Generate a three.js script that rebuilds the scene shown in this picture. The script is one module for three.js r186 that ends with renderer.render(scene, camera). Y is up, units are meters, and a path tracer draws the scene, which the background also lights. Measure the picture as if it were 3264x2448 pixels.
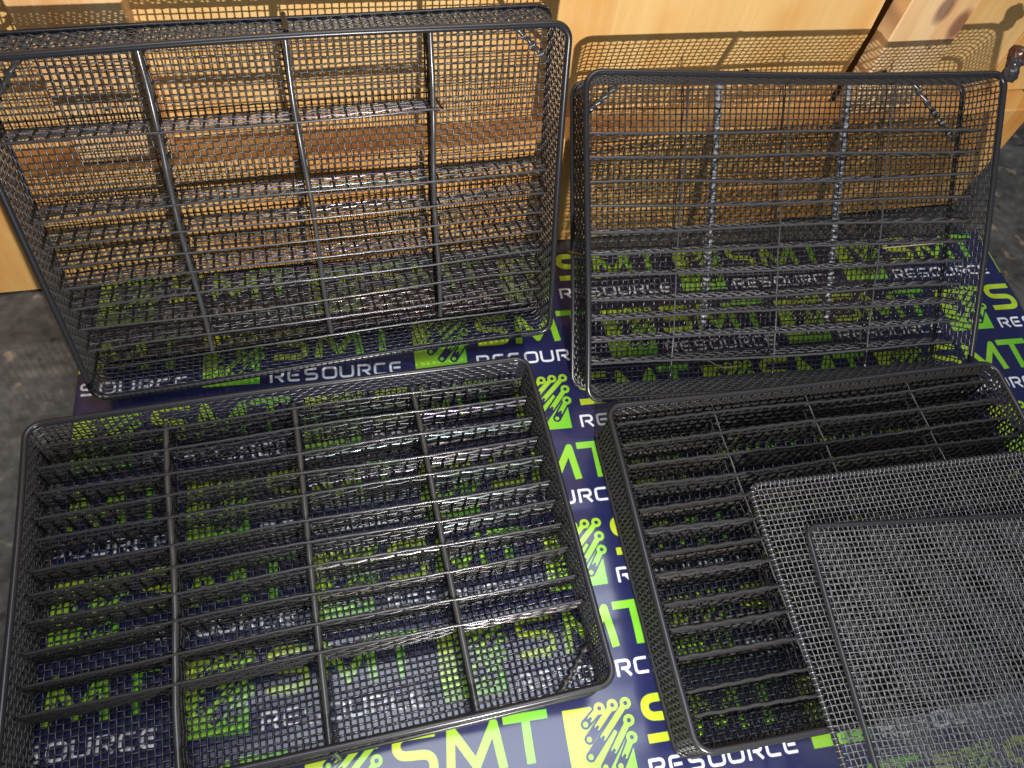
import * as THREE from 'three';
import { mergeGeometries } from 'three/addons/utils/BufferGeometryUtils.js';
import { RectAreaLightUniformsLib } from 'three/addons/lights/RectAreaLightUniformsLib.js';
import { ImprovedNoise } from 'three/addons/math/ImprovedNoise.js';

// ---------------------------------------------------------------- camera, light, exposure
const scene = new THREE.Scene();
const camera = new THREE.PerspectiveCamera(52.72, 4 / 3, 0.02, 60);
{
  const pitch = 1.03024, roll = 0.22218;
  const F = new THREE.Vector3(0, -Math.sin(pitch), -Math.cos(pitch));
  const R = new THREE.Vector3(1, 0, 0), U = new THREE.Vector3().crossVectors(R, F);
  const c = Math.cos(roll), s = Math.sin(roll);
  const R2 = R.clone().multiplyScalar(c).addScaledVector(U, s);
  const U2 = R.clone().multiplyScalar(-s).addScaledVector(U, c);
  camera.matrixAutoUpdate = true;
  camera.quaternion.setFromRotationMatrix(new THREE.Matrix4().makeBasis(R2, U2, F.clone().negate()));
  camera.position.set(0, 0.71309, 0);
}
scene.add(camera);
const renderer = new THREE.WebGLRenderer({ antialias: true });
renderer.setSize(1024, 768);
renderer.toneMapping = THREE.LinearToneMapping;
renderer.toneMappingExposure = 1.0;
renderer.shadowMap.enabled = true;
RectAreaLightUniformsLib.init();

scene.background = new THREE.Color().setRGB(0.075, 0.079, 0.09);      // dim, even light of the room around
// bare work lamp low in front, just below the frame: throws the sharp basket shadows on the wood
const key = new THREE.SpotLight(new THREE.Color().setRGB(1.0, 0.95, 0.9), 3.3, 0, 0.98, 0.75, 2);
key.position.set(0.24, 0.355, 0.265); key.target.position.set(-0.02, 0.22, -0.66);
key.castShadow = true; key.shadow.mapSize.set(2048, 2048); key.shadow.camera.near = 0.05; key.shadow.camera.far = 6; key.shadow.radius = 0.6;
scene.add(key, key.target);
// ceiling panels
function panelLight(x, y, z, w, h, L, tx, tz, color = [0.9, 0.96, 1.04]) {
  const l = new THREE.RectAreaLight(new THREE.Color().setRGB(...color), L, w, h);
  l.position.set(x, y, z); l.lookAt(tx, 0, tz); scene.add(l);
}
panelLight(0.12, 2.6, -0.35, 1.3, 1.7, 6.4, 0.12, -0.351);
panelLight(-1.6, 2.5, -1.2, 1.2, 0.3, 4, -0.6, -0.6);
panelLight(1.9, 2.4, -0.7, 0.3, 1.2, 4, 0.6, -0.5);

// ---------------------------------------------------------------- helpers
let seed = 12345;
const rnd = () => { seed = (seed * 1664525 + 1013904223) >>> 0; return seed / 4294967296; };
const rr = (a, b) => a + (b - a) * rnd();
const noise = new ImprovedNoise();
const used = {};
function numbered(name) { used[name] = (used[name] || 0) + 1; return used[name] === 1 ? name : name + '_' + String(used[name] - 1).padStart(3, '0'); }
function tag(o, label, category, group, kind) {
  if (label) o.userData.label = label;
  if (category) o.userData.category = category;
  if (group) o.userData.group = group;
  if (kind) o.userData.kind = kind;
  return o;
}
function thing(name, label, category, group) {
  const g = new THREE.Group(); g.name = numbered(name); scene.add(g);
  return tag(g, label, category, group);
}
function mesh(name, geo, mat, parent, kind) {
  const m = new THREE.Mesh(geo, mat); m.name = parent === scene ? numbered(name) : name;
  m.castShadow = m.receiveShadow = true; parent.add(m);
  if (kind) m.userData.kind = kind;
  return m;
}
const V = (x, y, z) => new THREE.Vector3(x, y, z);

// wires: many tubes in one buffer
class Wires {
  constructor(warp) { this.p = []; this.n = []; this.i = []; this.warp = warp; }
  tube(pts, r, sides = 5, closed = false, up = null, caps = true) {
    if (this.warp) pts = pts.map((q) => this.warp(q));
    const N = pts.length, base = this.p.length / 3;
    const t = V(0, 0, 0), a = V(0, 0, 0), b = V(0, 0, 0);
    let ref = up ? up.clone() : null;
    for (let k = 0; k < N; k++) {
      const pa = pts[closed ? (k - 1 + N) % N : Math.max(0, k - 1)], pb = pts[closed ? (k + 1) % N : Math.min(N - 1, k + 1)];
      t.subVectors(pb, pa).normalize();
      if (!ref) { ref = Math.abs(t.y) < 0.8 ? V(0, 1, 0) : V(1, 0, 0); }
      a.crossVectors(ref, t).normalize(); b.crossVectors(t, a).normalize();
      if (!up) ref = b.clone();
      for (let s = 0; s < sides; s++) {
        const th = (s / sides) * Math.PI * 2, c = Math.cos(th), sn = Math.sin(th);
        const nx = a.x * c + b.x * sn, ny = a.y * c + b.y * sn, nz = a.z * c + b.z * sn;
        this.p.push(pts[k].x + nx * r, pts[k].y + ny * r, pts[k].z + nz * r); this.n.push(nx, ny, nz);
      }
    }
    const M = closed ? N : N - 1;
    for (let k = 0; k < M; k++) for (let s = 0; s < sides; s++) {
      const k2 = (k + 1) % N, s2 = (s + 1) % sides;
      const A = base + k * sides + s, B = base + k * sides + s2, C = base + k2 * sides + s2, D = base + k2 * sides + s;
      this.i.push(A, B, C, A, C, D);
    }
    if (!closed && caps) for (const e of [0, N - 1]) {
      for (let s = 1; s < sides - 1; s++) { const o = base + e * sides; if (e) this.i.push(o, o + s, o + s + 1); else this.i.push(o, o + s + 1, o + s); }
    }
    return this;
  }
  geo() {
    const g = new THREE.BufferGeometry();
    g.setAttribute('position', new THREE.BufferAttribute(new Float32Array(this.p), 3));
    g.setAttribute('normal', new THREE.BufferAttribute(new Float32Array(this.n), 3));
    g.setIndex(new THREE.BufferAttribute(new Uint32Array(this.i), 1));
    return g;
  }
}
// a woven sheet: S(u, v, off) gives the point; wires run at every pitch, over and under each other
function weave(w, S, U, Vv, pu, pv, r, amp, jitter = 0, closedU = false, sides = 5) {
  const nu = Math.round(U / pu), nv = Math.round(Vv / pv), du = U / nu, dv = Vv / nv;
  const e = 0.22;
  for (let j = 0; j <= nv; j++) {
    const pts = [], jo = (rnd() - 0.5) * jitter;
    for (let i = 0; i < nu + (closedU ? 0 : 1); i++) {
      const s = (i + j) % 2 ? 1 : -1;
      for (const d of [-e, e]) {
        const u = (i + d) * du; if (!closedU && (u < -1e-9 || u > U + 1e-9)) continue;
        pts.push(S(u, j * dv + jo, s * amp));
      }
    }
    w.tube(pts, r, sides, closedU, null);
  }
  for (let i = 0; i < nu + (closedU ? 0 : 1); i++) {
    const pts = [], jo = (rnd() - 0.5) * jitter;
    for (let j = 0; j <= nv; j++) {
      const s = (i + j) % 2 ? -1 : 1;
      for (const d of [-e, e]) {
        const v = (j + d) * dv; if (v < -1e-9 || v > Vv + 1e-9) continue;
        pts.push(S(i * du + jo, v, s * amp));
      }
    }
    w.tube(pts, r, sides, false, null);
  }
}
// rounded rectangle outline: perimeter parameter to point
function loopPath(W, D, R, inset = 0) {
  const w = W - 2 * inset, d = D - 2 * inset, r = Math.max(R - inset, 0.002), q = Math.PI / 2 * r;
  const segs = [[w - 2 * r, 0], [q, 1], [d - 2 * r, 0], [q, 1], [w - 2 * r, 0], [q, 1], [d - 2 * r, 0], [q, 1]];
  const L = segs.reduce((a, s) => a + s[0], 0);
  const cor = [[w - r, r, -90], [w - r, d - r, 0], [r, d - r, 90], [r, r, 180]];
  return {
    L, at(s) {
      s = ((s % L) + L) % L; let k = 0; while (s > segs[k][0]) { s -= segs[k][0]; k++; }
      const side = k >> 1; let x, z, nx, nz;
      if (k % 2) { const a = (cor[side][2] + (s / r) * 180 / Math.PI) * Math.PI / 180; nx = Math.cos(a); nz = Math.sin(a); x = cor[side][0] + r * nx; z = cor[side][1] + r * nz; }
      else if (side === 0) { x = r + s; z = 0; nx = 0; nz = -1; }
      else if (side === 1) { x = w; z = r + s; nx = 1; nz = 0; }
      else if (side === 2) { x = w - r - s; z = d; nx = 0; nz = 1; }
      else { x = 0; z = d - r - s; nx = -1; nz = 0; }
      return { x: x + inset, z: z + inset, nx, nz };
    },
  };
}
function ring(path, y, n = 140) { const a = []; for (let k = 0; k < n; k++) { const q = path.at(k / n * path.L); a.push(V(q.x, y, q.z)); } return a; }
function cornerRing(W, D, R, y, inset = 0) {          // dense in the corners, sparse along the sides
  const p = loopPath(W, D, R, inset), a = [], w = W - 2 * inset, d = D - 2 * inset, r = Math.max(R - inset, 0.002), q = Math.PI / 2 * r;
  const seg = [w - 2 * r, q, d - 2 * r, q, w - 2 * r, q, d - 2 * r, q]; let s0 = 0;
  seg.forEach((L, k) => { const n = k % 2 ? 7 : 16; for (let i = 0; i < n; i++) { const t = p.at(s0 + (i + 0.001) / n * L); a.push(V(t.x, y, t.z)); } s0 += L; });
  return a;
}
const lerp = (a, b, t) => a + (b - a) * t;
function linePts(a, b, n, bow = 0) { const o = []; for (let k = 0; k <= n; k++) o.push(a.clone().lerp(b, k / n)); if (bow) o.forEach((p, k) => { p.x += bow * Math.sin(k * 1.7 + a.x * 300); p.y += bow * 0.6 * Math.sin(k * 2.3 + a.z * 500); }); return o; }

// ---------------------------------------------------------------- materials
function dataTex(w, h, f, srgb = true) {
  const d = new Uint8Array(w * h * 4);
  for (let y = 0; y < h; y++) for (let x = 0; x < w; x++) { const c = f(x / w, y / h, x, y), o = (y * w + x) * 4; for (let k = 0; k < 3; k++) d[o + k] = Math.max(0, Math.min(255, c[k])); d[o + 3] = 255; }
  const t = new THREE.DataTexture(d, w, h, THREE.RGBAFormat); t.magFilter = THREE.LinearFilter; t.minFilter = THREE.LinearMipmapLinearFilter; t.generateMipmaps = true;
  t.wrapS = t.wrapT = THREE.RepeatWrapping; if (srgb) t.colorSpace = THREE.SRGBColorSpace; t.needsUpdate = true; return t;
}
const fbm = (x, y, z, o = 4) => { let a = 0.5, s = 0; for (let k = 0; k < o; k++) { s += a * noise.noise(x, y, z); x *= 2.03; y *= 2.03; a *= 0.5; } return s; };
const metal = (c, rough, film, metalness = 0.55) => {
  const m = new THREE.MeshPhysicalMaterial({ roughness: rough, metalness });
  m.color.setRGB(...c);
  if (film) { m.iridescence = 1; m.iridescenceIOR = 1.8; m.iridescenceThicknessRange = [100, film]; }
  return m;
};
const M = {
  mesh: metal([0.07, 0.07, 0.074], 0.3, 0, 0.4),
  meshB: metal([0.042, 0.042, 0.045], 0.3, 0, 0.3),
  rim: metal([0.026, 0.026, 0.03], 0.27, 0, 0.2),
  rod: metal([0.1, 0.1, 0.104], 0.26, 0, 0.5),
  stub: metal([0.026, 0.025, 0.025], 0.4, 0, 0.25),
  films: [260, 310, 350, 405, 455].map((t) => metal([0.2, 0.2, 0.21], 0.24, t, 0.5)),
  plain: metal([0.08, 0.08, 0.085], 0.28, 0, 0.5),
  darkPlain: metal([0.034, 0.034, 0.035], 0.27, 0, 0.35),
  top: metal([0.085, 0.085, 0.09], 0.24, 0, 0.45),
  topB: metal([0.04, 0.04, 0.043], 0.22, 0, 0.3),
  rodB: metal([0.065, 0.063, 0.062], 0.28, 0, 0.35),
  dark: metal([0.04, 0.039, 0.038], 0.3, 0, 0.25),
  darkFilms: [270, 335, 410].map((t) => metal([0.075, 0.072, 0.072], 0.22, t, 0.35)),
  lid: metal([0.21, 0.21, 0.215], 0.3, 0, 0.7),
  zinc: metal([0.30, 0.31, 0.33], 0.6, 0, 0.3),
  rust: metal([0.075, 0.03, 0.02], 0.3, 0, 0.1),
  tar: metal([0.045, 0.04, 0.045], 0.28, 0, 0.2),
};

// ---------------------------------------------------------------- setting: concrete floor
{
  const tex = dataTex(1024, 1024, (u, v) => {
    const x = u * 9, y = v * 9;
    const big = fbm(x * 0.6, y * 0.6, 1.3, 5), mid = fbm(x * 2.4, y * 2.4, 7.1, 4), fine = fbm(x * 14, y * 14, 3.3, 3);
    let l = 84 + big * 62 + mid * 36 + fine * 40;
    const stain = fbm(x * 0.9 + 4, y * 0.9, 21.5, 4); if (stain > 0.1) l -= (stain - 0.1) * 140;
    let r = l * 1.02, g = l * 0.985, b = l * 0.93;
    const fleck = fbm(x * 5.5, y * 5.5, 40.2, 3); if (fleck > 0.24) { const k = Math.min(1, (fleck - 0.24) * 9); r += 62 * k; g += 44 * k; b += 28 * k; }
    const pit = fbm(x * 8, y * 8, 60.2, 2); if (pit > 0.3) { const k = (pit - 0.3) * 260; r -= k; g -= k; b -= k; }
    return [r, g, b];
  });
  tex.repeat.set(1, 1);
  const bump = dataTex(512, 512, (u, v) => { const l = 128 + fbm(u * 60, v * 60, 2.2, 3) * 90 + fbm(u * 9, v * 9, 5, 3) * 80; return [l, l, l]; }, false);
  const m = new THREE.MeshStandardMaterial({ map: tex, roughness: 0.72, bumpMap: bump, bumpScale: 0.0015 });
  const g = new THREE.PlaneGeometry(6, 6); g.rotateX(-Math.PI / 2);
  const uv = g.attributes.uv; for (let i = 0; i < uv.count; i++) uv.setXY(i, uv.getX(i) * 6 / 1.3, uv.getY(i) * 6 / 1.3);
  const f = mesh('concrete_floor', g, m, scene, 'structure'); f.position.set(0.3, 0, -0.4);
  tag(f, 'worn grey brown concrete floor with pale flecks and stains');
}

// ---------------------------------------------------------------- printed vinyl banner
const BA = 0.348, BO = V(-0.30558, 0, -0.34198), PU = 0.21618, PV = 0.08278;
{
  const u0 = -0.119, u1 = 0.974, v0 = -0.152, v1 = 0.64, Wm = u1 - u0, Hm = v1 - v0;
  const cw = 2048, ch = Math.round(cw * Hm / Wm), k = cw / (Wm * 1000);
  const cv = document.createElement('canvas'); cv.width = cw; cv.height = ch; const c = cv.getContext('2d');
  c.fillStyle = '#1f234c'; c.fillRect(0, 0, cw, ch);
  c.lineJoin = 'round';
  const navy = '#1f234c', yel = [184, 200, 48], grn = [106, 190, 50];
  const mix = (t) => 'rgb(' + yel.map((a, i) => Math.round(a + (grn[i] - a) * t)).join(',') + ')';
  function grad(x0, y0, x1, y1) { const g = c.createLinearGradient(x0, y0, x1, y1); g.addColorStop(0, mix(0)); g.addColorStop(1, mix(1)); return g; }
  function poly(pts, close) { c.beginPath(); pts.forEach((p, i) => (i ? c.lineTo(p[0], p[1]) : c.moveTo(p[0], p[1]))); if (close) c.closePath(); }
  function logo() {
    const g = grad(0, -60, 56, 0);
    c.fillStyle = g; poly([[0, -62], [25, -62], [56, -26], [56, 0], [0, 0]], true); c.fill();
    // diagonal tracks: outlined inside the block, bare above it; open rings at the low end, pads at the high end
    const tr = [[[18.5, -48.5], [33, -59.5]], [[19.5, -36.5], [45, -60.5]], [[18, -23], [57, -60.5]], [[29, -13.5], [57, -46.5]], [[42, -12.5], [56.5, -33]]];
    for (const [a, b] of tr) { c.lineCap = 'round'; c.strokeStyle = navy; c.lineWidth = 8.4; poly([a, [lerp(a[0], b[0], 0.94), lerp(a[1], b[1], 0.94)]]); c.stroke(); }
    c.fillStyle = navy; poly([[27, -64], [60, -64], [60, -27], [57, -27]], true); c.fill();
    for (const [a, b] of tr) { c.strokeStyle = g; c.lineWidth = 5.2; const m = [lerp(a[0], b[0], 0.36), lerp(a[1], b[1], 0.36)]; poly([m, b]); c.stroke(); c.strokeStyle = navy; c.lineWidth = 2.6; poly([a, m]); c.stroke(); }
    for (const [a, b] of tr) {
      c.fillStyle = navy; c.beginPath(); c.arc(a[0], a[1], 4.2, 0, 7); c.fill();
      c.fillStyle = mix(0.6); c.beginPath(); c.arc(a[0], a[1], 2.3, 0, 7); c.fill();
      c.fillStyle = g; c.beginPath(); c.arc(b[0], b[1], 5.0, 0, 7); c.fill();
      c.fillStyle = navy; c.beginPath(); c.arc(b[0], b[1], 1.8, 0, 7); c.fill();
    }
  }
  function smt() {
    c.lineCap = 'butt'; c.lineJoin = 'round'; c.lineWidth = 7.4;
    c.strokeStyle = grad(68, -45, 204, -45);
    c.beginPath(); c.moveTo(106, -61.5); c.lineTo(83, -61.5); c.quadraticCurveTo(73.5, -61.5, 73.5, -54); c.quadraticCurveTo(73.5, -46.5, 83, -46.2); c.lineTo(94, -45.6); c.quadraticCurveTo(103, -45.2, 103, -37); c.quadraticCurveTo(103, -29.3, 94, -29.3); c.lineTo(70.5, -29.3); c.stroke();
    poly([[116, -25.5], [119.5, -61], [138, -31], [156, -61], [160, -25.5]]); c.stroke();
    poly([[164, -62], [203, -62]]); c.stroke(); poly([[183.5, -62], [183.5, -25.5]]); c.stroke();
  }
  const L = {   // one-stroke techno capitals, 13 wide box, baseline 0, height -13
    R: [['M', 0, 1.2], ['L', 0, -12], ['L', 8, -12], ['Q', 11.5, -12, 11.5, -8.6], ['Q', 11.5, -5.4, 8, -5.4], ['L', 3.5, -5.4], ['M', 6.5, -5.4], ['L', 11.8, 1.2]],
    E: [['M', 11, -12], ['L', 3, -12], ['Q', 0, -12, 0, -9], ['L', 0, -3], ['Q', 0, 0, 3, 0], ['L', 11, 0], ['M', 2.8, -6], ['L', 10.4, -6]],
    S: [['M', 11.2, -12], ['L', 3, -12], ['Q', 0, -12, 0, -9], ['Q', 0, -6, 3, -6], ['L', 8.4, -6], ['Q', 11.4, -6, 11.4, -3], ['Q', 11.4, 0, 8.4, 0], ['L', 0, 0]],
    O: [['M', 3.5, -12], ['L', 9.5, -12], ['Q', 13, -12, 13, -8.5], ['L', 13, -3.5], ['Q', 13, 0, 9.5, 0], ['L', 3.5, 0], ['Q', 0, 0, 0, -3.5], ['L', 0, -8.5], ['Q', 0, -12, 3.5, -12], ['L', 5, -12]],
    U: [['M', 0, -13.2], ['L', 0, -3.5], ['Q', 0, 0, 3.5, 0], ['L', 9, 0], ['Q', 12.5, 0, 12.5, -3.5], ['L', 12.5, -13.2]],
    C: [['M', 11.4, -12], ['L', 3.5, -12], ['Q', 0, -12, 0, -8.5], ['L', 0, -3.5], ['Q', 0, 0, 3.5, 0], ['L', 11.4, 0]],
  };
  function word() {
    c.strokeStyle = '#e4e6ea'; c.lineWidth = 2.7; c.lineCap = 'butt';
    const xs = [67.5, 85, 102, 120, 138, 156.5, 173.5, 190];
    'RESOURCE'.split('').forEach((ch2, i) => {
      c.save(); c.translate(xs[i], -0.9); c.beginPath();
      for (const q of L[ch2]) { if (q[0] === 'M') c.moveTo(q[1], q[2]); else if (q[0] === 'L') c.lineTo(q[1], q[2]); else c.quadraticCurveTo(q[1], q[2], q[3], q[4]); }
      c.stroke(); c.restore();
    });
  }
  const off = { 1: -9, 2: -9, 3: -7, 4: -8, 5: -16, 6: -18, 7: -20 };
  for (let r = -2; r <= 8; r++) for (let q = -2; q <= 6; q++) {
    const u = (q + (Math.abs(r) % 2) * 0.5) * PU * 1000 + (off[r] || 0), v = r * PV * 1000;
    c.save(); c.scale(k, k); c.translate(u - u0 * 1000, v - v0 * 1000); logo(); smt(); word(); c.restore();
  }
  const tex = new THREE.CanvasTexture(cv); tex.colorSpace = THREE.SRGBColorSpace; tex.anisotropy = 8;
  const m = new THREE.MeshPhysicalMaterial({ map: tex, roughness: 0.2, ior: 1.62 });
  // vinyl lying loosely: shallow ripples, real thickness
  const NX = 170, NZ = 120, g = new THREE.BufferGeometry(), P = [], UVs = [], I = [];
  const lift = (u, v) => {
    const w = fbm(u * 3.2, v * 9, 11.1, 3) * 0.0035 + fbm(u * 14, v * 30, 3.4, 2) * 0.0009 + 0.0012 * Math.sin(v * 190 + 3 * Math.sin(u * 5)) * Math.max(0, fbm(u * 2.1, v * 2.1, 31.7, 2) + 0.15);
    return 0.0022 + Math.max(-0.0012, w);
  };
  for (let j = 0; j <= NZ; j++) for (let i = 0; i <= NX; i++) {
    const u = u0 + Wm * i / NX, v = v0 + Hm * j / NZ; P.push(u, lift(u, v), v); UVs.push(i / NX, 1 - j / NZ);
  }
  const at = (i, j) => j * (NX + 1) + i;
  for (let j = 0; j < NZ; j++) for (let i = 0; i < NX; i++) I.push(at(i, j), at(i, j + 1), at(i + 1, j), at(i + 1, j), at(i, j + 1), at(i + 1, j + 1));
  // hem down to the floor
  const edge = []; for (let i = 0; i <= NX; i++) edge.push(at(i, 0)); for (let j = 1; j <= NZ; j++) edge.push(at(NX, j)); for (let i = NX - 1; i >= 0; i--) edge.push(at(i, NZ)); for (let j = NZ - 1; j >= 0; j--) edge.push(at(0, j));
  const b0 = P.length / 3; edge.forEach((e) => { P.push(P[e * 3], 0.0006, P[e * 3 + 2]); UVs.push(UVs[e * 2], UVs[e * 2 + 1]); });
  for (let q = 0; q < edge.length - 1; q++) I.push(edge[q], edge[q + 1], b0 + q, edge[q + 1], b0 + q + 1, b0 + q);
  g.setAttribute('position', new THREE.Float32BufferAttribute(P, 3)); g.setAttribute('uv', new THREE.Float32BufferAttribute(UVs, 2)); g.setIndex(I); g.computeVertexNormals();
  const b = mesh('vinyl_banner', g, m, scene);
  b.position.copy(BO); b.rotation.y = BA;
  tag(b, 'navy vinyl banner printed with green and white lettering, lying under the wire trays', 'banner');
}

// ---------------------------------------------------------------- wooden crate behind
{
  const crate = thing('wooden_crate', 'plywood crate side with pale battens standing behind the upright wire trays', 'crate');
  crate.position.set(0, 0.004, -0.62914); crate.rotation.y = 0.4061;
  const ply = (s, base, amber, knots = []) => dataTex(512, 512, (u, v) => {
    const x = u * 3 + s, y = v * 3;
    const grain = fbm(x * 26, y * 1.4, s, 3), fine = fbm(x * 120, y * 5, s + 9, 2), blotch = fbm(x * 1.1, y * 0.8, s + 3, 4), cath = Math.sin((x * 7 + fbm(x * 0.9, y * 0.35, s + 5, 3) * 9) * 3.1);
    let k = 0.5 + grain * 0.55 + fine * 0.25 + cath * 0.08, am = Math.max(0, blotch * 2.4 + 0.1);
    let r = base[0] - 18 * k + 9, g = base[1] - 26 * k + 13, b = base[2] - 30 * k + 15;
    r -= am * amber[0]; g -= am * amber[1]; b -= am * amber[2];
    const tick = fbm(x * 60, y * 9, s + 17, 2); if (tick > 0.27) { const q = (tick - 0.27) * 40; r += q; g += q; b += q; }
    for (const [ku, kv, kr] of knots) { const dx = (u - ku) / kr, dy = (v - kv) / (kr * 0.3), d = Math.hypot(dx, dy) + fbm(x * 9, y * 9, 2, 2) * 0.25; if (d < 1.5) { const t = d < 0.75 ? 0.75 : (1.5 - d); const q = Math.max(0, Math.min(0.75, t)); r -= 110 * q; g -= 105 * q; b -= 70 * q; } }
    return [r, g, b];
  });
  const wood = (t) => new THREE.MeshStandardMaterial({ map: t, roughness: 0.62 });
  const mPanel = wood(ply(3.1, [226, 184, 118], [18, 40, 48])), mPanel2 = wood(ply(8.7, [224, 184, 122], [14, 34, 44]));
  const mBoard = wood(ply(15.2, [218, 170, 100], [16, 34, 36]));
  const mBat = wood(ply(22.4, [230, 192, 138], [10, 22, 26])), mBat2 = wood(ply(27.9, [232, 196, 146], [10, 22, 26], [[0.54, 0.575, 0.09], [0.9, 0.537, 0.1]]));
  const mEnd = wood(ply(33, [220, 178, 110], [14, 30, 36]));
  // a board as a box with eased edges, uv in metres (0.5 m a repeat)
  function board(name, x0, x1, y0, y1, z0, z1, mat, wob = 0, uvScale = null) {
    const c = 0.0016, sh = new THREE.Shape(); const n = 14;
    const L = [], R = [];
    for (let i = 0; i <= n; i++) { const y = lerp(y0 + c, y1 - c, i / n); L.push([x0 + c + (wob ? wob * noise.noise(x0 * 50, i * 0.9, 1) : 0), y]); R.push([x1 - c + (wob ? wob * noise.noise(x1 * 50, i * 0.9, 4) : 0), y]); }
    L.forEach((q, i) => (i ? sh.lineTo(...q) : sh.moveTo(...q))); R.reverse().forEach((q) => sh.lineTo(...q)); sh.closePath();
    const g = new THREE.ExtrudeGeometry(sh, { depth: z1 - z0 - 2 * c, bevelEnabled: true, bevelThickness: c, bevelSize: c, bevelSegments: 1, curveSegments: 4 });
    g.translate(0, 0, z0 + c);
    const p = g.attributes.position, uv = g.attributes.uv;
    for (let i = 0; i < p.count; i++) { if (uvScale) uv.setXY(i, (p.getX(i) - x0) / (x1 - x0), (p.getY(i)) / 0.5); else uv.setXY(i, (p.getX(i) + p.getZ(i)) / 0.55, (p.getY(i) + p.getZ(i)) / 0.55); }
    return mesh(name, g, mat, crate);
  }
  const lb = board('bottom_board', -1.1, 0.5775, 0, 0.160, -0.034, 0, mBoard, 0);
  lb.userData.label = 'thick bottom board of the crate standing proud';
  board('plywood_panel', -1.1, 0.3190, 0.0, 0.85, -0.045, -0.0335, mPanel, 0.004);
  board('plywood_panel', 0.362, 0.62, 0.0, 0.85, -0.046, -0.0345, mPanel2, 0);
  board('backing_board', -1.0, 0.61, 0.0, 0.85, -0.115, -0.1, mEnd, 0);
  board('batten', -0.460, -0.379, 0.1605, 0.85, -0.0333, -0.009, mBat, 0.0006, true);
  const kb = board('batten', 0.3255, 0.4055, 0.1605, 0.85, -0.0343, -0.009, mBat2, 0.0006, true);
  kb.userData.label = 'pale batten with two dark knots';
  board('end_board', 0.517, 0.615, 0.1605, 0.85, -0.0343, -0.0325, mEnd, 0.001);
  for (const [x, y] of [[0.379, 0.245], [-0.42, 0.22], [0.367, 0.18]]) mesh('nail_head', new Wires().tube([V(x, y, -0.0095), V(x, y, -0.0084)], 0.0018, 8).geo(), M.zinc, crate);
}

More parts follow.
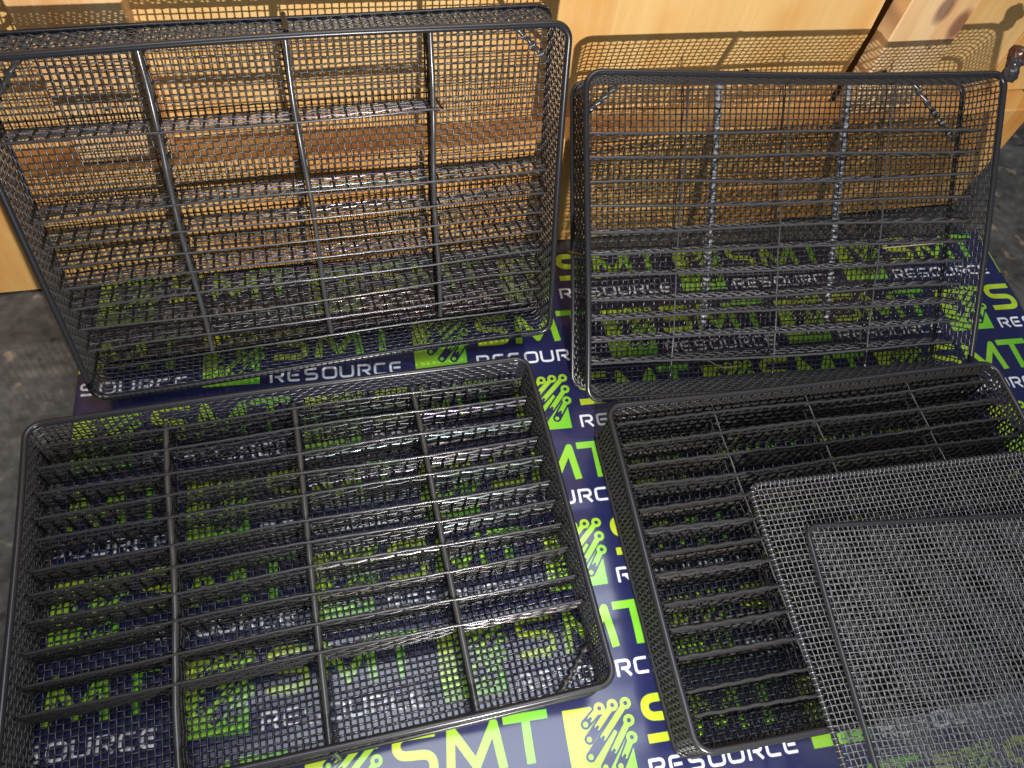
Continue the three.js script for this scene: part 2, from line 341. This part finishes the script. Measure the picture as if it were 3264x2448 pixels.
// ---------------------------------------------------------------- wire trays
function tray(o) {
  const g = thing('wire_tray', o.label, 'wire tray', 'black wire mesh trays');
  g.position.set(...o.o);
  g.quaternion.setFromRotationMatrix(new THREE.Matrix4().makeBasis(V(...o.ex), V(...o.ey), V(...o.ez)));
  const { W, D, h } = o, R = 0.014, ph = o.seed * 1.7;
  const warp = (p) => {
    const x = p.x / W, z = p.z / D, k = p.y / h;
    const a = 0.0016 * Math.sin(x * 5 + ph) * (0.3 + k * 0.7), b = 0.0013 * Math.sin(z * 4 + ph * 2.1), d = 0.0011 * Math.sin(x * 7.3 + z * 4.1 + ph);
    return V(p.x + b * k, p.y + d + (k < 0.3 ? 0.0012 * Math.sin(x * 11 + ph) * Math.sin(z * 9 + ph) : 0), p.z + a * k);
  };
  const wires = () => new Wires(warp);
  const rimR = o.rim || 0.003, baseR = o.baseRod || 0.0023;
  // rim and base rods
  mesh('rim', wires().tube(cornerRing(W, D, R, h), rimR, 10, true, V(0, 1, 0)).geo(), o.mRim, g);
  mesh('base_rod', wires().tube(cornerRing(W, D, R, 0.0022, 0.0005), baseR, 8, true, V(0, 1, 0)).geo(), o.mRim, g);
  // base and wall mesh
  let w = wires(), ins = 0.002;
  weave(w, (u, v, f) => V(ins + u, 0.0032 + f, ins + v), W - 2 * ins, D - 2 * ins, o.pitch, o.pitch, o.wr, o.wr * 0.55, 0.0004);
  mesh('base_mesh', w.geo(), o.mMesh, g, 'stuff');
  w = wires();
  const lp = loopPath(W, D, R, 0.0025), n2 = Math.round(lp.L / o.pitch / 2) * 2;
  weave(w, (u, v, f) => { const q = lp.at(u); return V(q.x + q.nx * f, 0.004 + v, q.z + q.nz * f); }, lp.L, h - 0.006, lp.L / n2, o.pitch, o.wr, o.wr * 0.55, 0.0003, true);
  // coated wire ends peeping out just inside the rim
  if (o.beads) for (let i = 0; i < n2; i++) {
    const q = lp.at(i * lp.L / n2);
    w.tube([V(q.x - q.nx * 0.0016, h - rimR * 1.3, q.z - q.nz * 0.0016), V(q.x - q.nx * 0.0022, h - rimR * 0.2, q.z - q.nz * 0.0022), V(q.x - q.nx * 0.0012, h + rimR * 0.55, q.z - q.nz * 0.0012)], o.wr * 0.9, 5, false, null, true);
  }
  mesh('side_mesh', w.geo(), o.mMesh, g, 'stuff');
  // row dividers: strips of mesh standing across the tray
  const hd = o.hd || h * 0.62;
  o.rows.forEach((row, ri) => {
    const [z0, xa, xb] = Array.isArray(row) ? row : [row, 0.003, W - 0.003];
    w = wires(); const lean = rr(-0.06, 0.06), wob = rr(0.0004, 0.0013), p0 = rr(0, 6), Ls = xb - xa;
    const S = (x, y, f) => V(x, y, z0 + f + lean * (y - 0.003) + wob * Math.sin(x * 17 + p0) * (0.4 + y / hd));
    const lev = o.levels, n = Math.round(Ls / o.stub), ds = Ls / n;
    const level = (li, from, to) => {
      const t = lev[li], last = li === lev.length - 1, pts = [], y = lerp(0.006, hd, t) + (last ? 0.0004 : 0);
      for (let i = 0; i <= n; i++) { const sgn = (i + li) % 2 ? 1 : -1; for (const d of [-0.25, 0.25]) { const x = xa + (i + d) * ds; if (x < from - 1e-6 || x > to + 1e-6) continue; pts.push(S(x, y + 0.0006 * Math.sin(x * 31 + p0), (last ? (o.topAmp || 0.12) : 0.3) * sgn * o.dr)); } }
      return pts;
    };
    w.tube(level(lev.length - 1, xa, xb), o.dr * (o.topK || 1.15), 6, false, V(0, 1, 0));
    const strip = mesh('row_divider', w.geo(), o.mTop, g);
    // lower wires of the strip, bay by bay: each picked up its own temper colour
    const cuts = [xa, ...o.cols.map((c) => (c[0] + c[1]) / 2).filter((x) => x < xb - 0.02), xb];
    for (let b = 0; b < cuts.length - 1; b++) {
      const byMat = new Map();
      for (let li = 0; li < lev.length - 1; li++) {
        const mat = rnd() < o.filmShare(cuts[b] / W, z0 / D) ? o.mRows[Math.floor(rnd() * o.mRows.length)] : o.mPlain;
        if (!byMat.has(mat)) byMat.set(mat, wires());
        const pts = level(li, cuts[b], cuts[b + 1]); if (pts.length > 1) byMat.get(mat).tube(pts, o.dr, 6, false, V(0, 1, 0));
      }
      for (const [mat, ww] of byMat) if (ww.i.length) mesh('bay_wire', ww.geo(), mat, strip, 'stuff');
    }
    w = wires();
    for (let i = 0; i <= n; i++) { const x = xa + i * ds, pts = []; const m = lev.length; for (let li = 0; li < m; li++) { const sgn = (i + li) % 2 ? -1 : 1; pts.push(S(x, lerp(0.006, hd, lev[li]), sgn * o.dr * 0.35)); } pts.unshift(S(x, 0.0035, 0)); w.tube(pts, o.sr, 5, false, V(1, 0, 0)); }
    mesh('upright', w.geo(), o.mStub, strip, 'stuff');
  });
  // column dividers
  o.cols.forEach((c, ci) => {
    const [xa, xb] = c; w = wires(); const bow = rr(-0.0015, 0.0015);
    const rod = []; const za = o.colZ[0], zb = o.colZ[1];
    for (let k = 0; k <= 24; k++) { const t = k / 24; rod.push(V(lerp(xa, xb, t) + bow * Math.sin(t * 9), hd - o.dr - o.colR * 0.4 + 0.0006 * Math.sin(t * 40 + ci), lerp(za, zb, t))); }
    w.tube(rod, o.colR, 8, false, V(1, 0, 0));
    const col = mesh('column_divider', w.geo(), o.mRod, g);
    w = wires();
    for (const t of o.colLevels) w.tube(rod.map((p, k) => V(p.x + 0.0007 * Math.sin(k * 2.1 + t * 20), lerp(0.006, hd, t), p.z)), o.colThin, 6, false, V(1, 0, 0));
    if (o.colStub) for (let k = 0; k <= 24; k += 1) w.tube([V(rod[k].x + 0.0012, 0.004, rod[k].z), V(rod[k].x - 0.0012, hd - 0.003, rod[k].z)], o.colThin * 0.9, 5, false, V(0, 0, 1));
    mesh('cross_wire', w.geo(), o.mStub, col, 'stuff');
  });
  // corner braces, struts, bars
  for (const [x1, z1, x2, z2] of o.braces || []) { w = wires(); const pts = []; for (let k = 0; k <= 16; k++) { const t = k / 16; pts.push(V(lerp(x1, x2, t) + 0.0008 * Math.sin(k * 2.2), 0.0062 + 0.0012 * Math.sin(k * 1.9), lerp(z1, z2, t))); } w.tube(pts, 0.0021, 6, false, V(0, 1, 0)); for (let k = 0; k < 5; k++) { const t = (k + 0.6) / 5.4; w.tube([V(lerp(x1, x2, t) - 0.002, 0.0055, lerp(z1, z2, t) + 0.001), V(lerp(x1, x2, t) + 0.002, 0.0068, lerp(z1, z2, t) - 0.001)], 0.0034, 7); } mesh('corner_brace', w.geo(), o.mRod, g); }
  for (const [x, z, nx, nz] of o.struts || []) { w = wires(); w.tube(linePts(V(x + nx * 0.003, 0.002, z + nz * 0.003), V(x + nx * 0.003, h, z + nz * 0.003), 4), 0.0022, 8); mesh('strut', w.geo(), o.mRim, g); }
  for (const [x, za, zb] of o.bars || []) {
    w = wires(); const pts = []; for (let k = 0; k <= 90; k++) { const t = k / 90; pts.push(V(x + 0.0004 * Math.sin(k * 1.3) - t * 0.006, -0.0008 + 0.0012 * Math.sin(k * Math.PI * 0.57), lerp(za, zb, t))); }
    w.tube(pts, 0.0041, 8, false, V(0, 1, 0)); const b = mesh('stiffener_bar', w.geo(), M.zinc, g); b.userData.label = 'grey stiffening bar behind the base mesh';
  }
  return g;
}
const lev4 = [0.06, 0.34, 0.66, 1];
const AB = {
  W: 0.46, D: 0.318, h: 0.05385, pitch: 0.0059, wr: 0.00076, mRim: M.rim, mMesh: M.mesh, mRows: M.films,  mStub: M.stub, mRod: M.rod, mTop: M.top, mPlain: M.plain, filmShare: (x) => 0.35 + 0.6 * x,
  stub: 0.0118, dr: 0.00105, sr: 0.00125, levels: lev4, colR: 0.0024, colThin: 0.0012, colLevels: [0.1, 0.4, 0.7], colStub: true, colZ: [0.004, 0.306],
};
const rowsB = [0.0148, 0.0362, 0.0594, 0.0820, 0.1046, 0.1290, 0.1502, 0.1730, 0.1962, 0.2204, 0.2438];
tray({ ...AB, seed: 1, label: 'wire tray leaning steeply against crate at left, some upper dividers missing',
  o: [-0.4558, 0.3034, -0.4375], ex: [0.90355, -0.00324, -0.42847], ey: [0.40519, 0.33167, 0.85195], ez: [0.13935, -0.94339, 0.30099],
  rows: [[0.0739, 0.003, 0.354], [0.1390, 0.003, 0.457], 0.1651, 0.1857, 0.2064, 0.2290, 0.2522, 0.2753, 0.2978], cols: [[0.1213, 0.1125], [0.2306, 0.2306], [0.3461, 0.3442]], colZ: [0.006, 0.296],
  braces: [[0.002, 0.052, 0.045, 0.002], [0.412, 0.002, 0.458, 0.046]], struts: [[0.232, 0, 0, -1]] });
tray({ ...AB, seed: 2, label: 'large wire tray lying flat at lower left on the banner, with eleven rows of dividers', mRim: M.rim,
  o: [-0.413, 0.0036, -0.2405], ex: [0.9116, -0.00148, -0.41108], ey: [0.00222, 1, 0.00132], ez: [0.41107, -0.00211, 0.9116],
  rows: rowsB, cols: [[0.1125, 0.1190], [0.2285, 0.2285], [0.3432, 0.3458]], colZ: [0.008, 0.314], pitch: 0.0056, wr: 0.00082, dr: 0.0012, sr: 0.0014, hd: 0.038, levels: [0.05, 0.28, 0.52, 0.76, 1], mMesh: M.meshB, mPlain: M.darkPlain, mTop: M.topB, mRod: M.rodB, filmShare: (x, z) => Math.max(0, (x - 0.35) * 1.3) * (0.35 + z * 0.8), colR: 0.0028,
  braces: [[0.418, 0.316, 0.458, 0.276], [0.002, 0.274, 0.04, 0.316]], struts: [[0.232, 0.318, 0, 1]] });
const trayC = tray({ ...AB, W: 0.4324, D: 0.3088, h: 0.06041, seed: 3, label: 'wire tray leaning back at right, grey bars behind mesh, rusty lump on its corner',
  o: [-0.0088, 0.2181, -0.6481], ex: [0.94504, -0.00066, -0.32696], ey: [0.22828, 0.71723, 0.65839], ez: [0.23407, -0.69684, 0.67796],
  rows: [0.0499, 0.0740, 0.0953, 0.1186, 0.1414, 0.1633, 0.1868, 0.2125, 0.2310, 0.2540, 0.2785], cols: [[0.1073, 0.096], [0.2125, 0.2119], [0.329, 0.322]], colZ: [0.006, 0.298],
  stub: 0.0108, dr: 0.00105, topK: 1.35, colR: 0.0009, colThin: 0.00065, colLevels: [0.55], colStub: false,
  braces: [[0.006, 0.036, 0.046, 0.003], [0.372, 0.003, 0.426, 0.062]], struts: [[0, 0.165, -1, 0], [0.1545, 0, 0, -1], [0.2995, 0, 0, -1]], bars: [[0.1545, 0.002, 0.25], [0.2995, 0.002, 0.25]] });
tray({ ...AB, W: 0.43777, D: 0.31123, h: 0.06041, seed: 4, label: 'dark coated wire tray lying flat at lower right, partly covered by two mesh lids',
  o: [0.094, 0.0028, -0.3886], ex: [0.93207, -0.00032, -0.36228], ey: [-0.00022, 1, -0.00146], ez: [0.36228, 0.00144, 0.93207],
  rows: [0.0114, 0.0347, 0.0581, 0.0795, 0.1014, 0.1242, 0.1462, 0.1671, 0.1903, 0.2152, 0.2383, 0.2613, 0.2834], cols: [[0.1144, 0.124], [0.2199, 0.223], [0.340, 0.343]], colZ: [0.004, 0.305],
  pitch: 0.0056, wr: 0.00128, beads: true, mMesh: M.dark, mRows: M.darkFilms, mPlain: M.darkPlain, mTop: M.topB, filmShare: (x) => 0.3, mStub: M.dark, stub: 0.0104, dr: 0.0015, sr: 0.0014, topAmp: 0.22, levels: [0.05, 0.28, 0.52, 0.76, 1], hd: 0.047, colR: 0.0009, colThin: 0.0008, colLevels: [0.3, 0.65], colStub: false, rim: 0.0033 });

// rusty lump of hardened coating on the corner of the leaning tray
{
  function blob(name, parts, mat) {
    const gs = parts.map(([x, y, z, r, sx, sy, sz]) => { const g = new THREE.IcosahedronGeometry(1, 4); const p = g.attributes.position; for (let i = 0; i < p.count; i++) { const k = r * (1 + 0.42 * fbm(p.getX(i) * 1.6 + x * 300, p.getY(i) * 1.6, p.getZ(i) * 1.6, 4)); p.setXYZ(i, x + p.getX(i) * k * sx, y + p.getY(i) * k * sy, z + p.getZ(i) * k * sz); } g.deleteAttribute('uv'); g.deleteAttribute('normal'); const q = g.toNonIndexed ? g : g; q.computeVertexNormals(); return q; });
    return mesh(name, mergeGeometries(gs), mat, trayC);
  }
  const W = 0.4324, h = 0.06041;
  const a = blob('coating_lump', [[W + 0.003, h + 0.001, -0.001, 0.0075, 1.1, 1, 1.2], [W + 0.0055, h + 0.001, -0.009, 0.007, 1, 1, 1.25]], M.tar);
  const b = blob('rusty_lump', [[W + 0.0075, h + 0.001, -0.0185, 0.0078, 1, 1, 1.15], [W + 0.0125, h + 0.001, -0.013, 0.006, 1, 1, 1]], M.rust);
  b.userData.label = 'rusty brown lump at the tray corner';
}

// ---------------------------------------------------------------- loose mesh lids
function lid(o) {
  const g = thing('mesh_lid', o.label, 'mesh lid', 'wire mesh lids');
  g.position.set(...o.o);
  g.quaternion.setFromRotationMatrix(new THREE.Matrix4().makeBasis(V(...o.ex), V(...o.ey), V(...o.ez)));
  const W = 0.43777, D = 0.31123, R = 0.011;
  const warp = (p) => V(p.x, p.y + o.sag * Math.sin(p.x / W * Math.PI) * Math.sin(p.z / D * Math.PI) + 0.0007 * Math.sin(p.x * 40 + o.seed) * Math.sin(p.z * 33 + o.seed), p.z);
  mesh('frame', new Wires(warp).tube(cornerRing(W, D, R, 0), o.fr, 9, true, V(0, 1, 0)).geo(), o.mFrame, g);
  let w = new Wires(warp); const ins = 0.001;
  weave(w, (u, v, f) => V(ins + u, o.my + f, ins + v), W - 2 * ins, D - 2 * ins, o.pu, o.pv, o.wr, o.wr * 0.7, 0.0006, false, 5);
  mesh('mesh_sheet', w.geo(), o.mat, g, 'stuff');
  if (o.wrap) { w = new Wires(warp); const lp = loopPath(W, D, R, 0), n = Math.round(lp.L / o.pu); for (let i = 0; i < n; i++) { const q = lp.at(i * lp.L / n), pts = []; for (let k = 0; k <= 4; k++) { const a = -0.3 + k / 4 * 3.5, rad = o.fr + o.wr * 0.5; pts.push(V(q.x - q.nx * Math.cos(a) * rad, Math.sin(a) * rad, q.z - q.nz * Math.cos(a) * rad)); } w.tube(pts, o.wr * 1.1, 4, false, null, false); } mesh('wrapped_ends', w.geo(), o.mat, g, 'stuff'); }
  return g;
}
lid({ label: 'wire mesh lid lying directly on the dark coated tray, under a second lid', o: [0.2372, 0.0698, -0.3353], ex: [0.9372, -0.0003, -0.34879], ey: [-0.00022, 1, -0.00146], ez: [0.34879, 0.00145, 0.9372],
  pu: 0.0046, pv: 0.0050, wr: 0.00056, fr: 0.0024, my: 0.0012, sag: -0.0006, seed: 3, mat: M.lid, mFrame: M.rim, wrap: true });
lid({ label: 'topmost wire mesh lid at the lower right corner, lying on the other lid', o: [0.2879, 0.0756, -0.3038], ex: [0.96005, -0.00019, -0.27984], ey: [-0.00022, 1, -0.00146], ez: [0.27984, 0.00147, 0.96004],
  pu: 0.0049, pv: 0.0052, wr: 0.0006, fr: 0.0026, my: 0.0008, sag: 0.0004, seed: 8, mat: M.lid, mFrame: M.rim });

// ---------------------------------------------------------------- crumbs and straws
const straw = new THREE.MeshStandardMaterial({ roughness: 0.8 }); straw.color.setRGB(0.42, 0.33, 0.2);
function inTray(t, x, y, z) { t.updateMatrixWorld(true); return V(x, y, z).applyMatrix4(t.matrixWorld); }
for (const [pts, label] of [
  [[[0.150, 0.008, 0.286], [0.170, 0.0075, 0.296], [0.186, 0.009, 0.295]], 'pale curved straw lying on the bottom mesh of the leaning right tray'],
  [[[0.335, 0.030, 0.170], [0.365, 0.031, 0.1685], [0.398, 0.0305, 0.167]], 'pale straight straw across a divider near the right side of the leaning tray'],
  [[[0.358, 0.012, 0.285], [0.376, 0.0125, 0.283], [0.398, 0.012, 0.282]], 'short pale straw low in the right corner of the leaning tray'],
]) {
  const w = new Wires(); w.tube(new THREE.CatmullRomCurve3(pts.map((p) => inTray(trayC, ...p))).getPoints(12), 0.0007, 6);
  tag(mesh('straw', w.geo(), straw, scene), label, 'straw');
}
renderer.render(scene, camera);
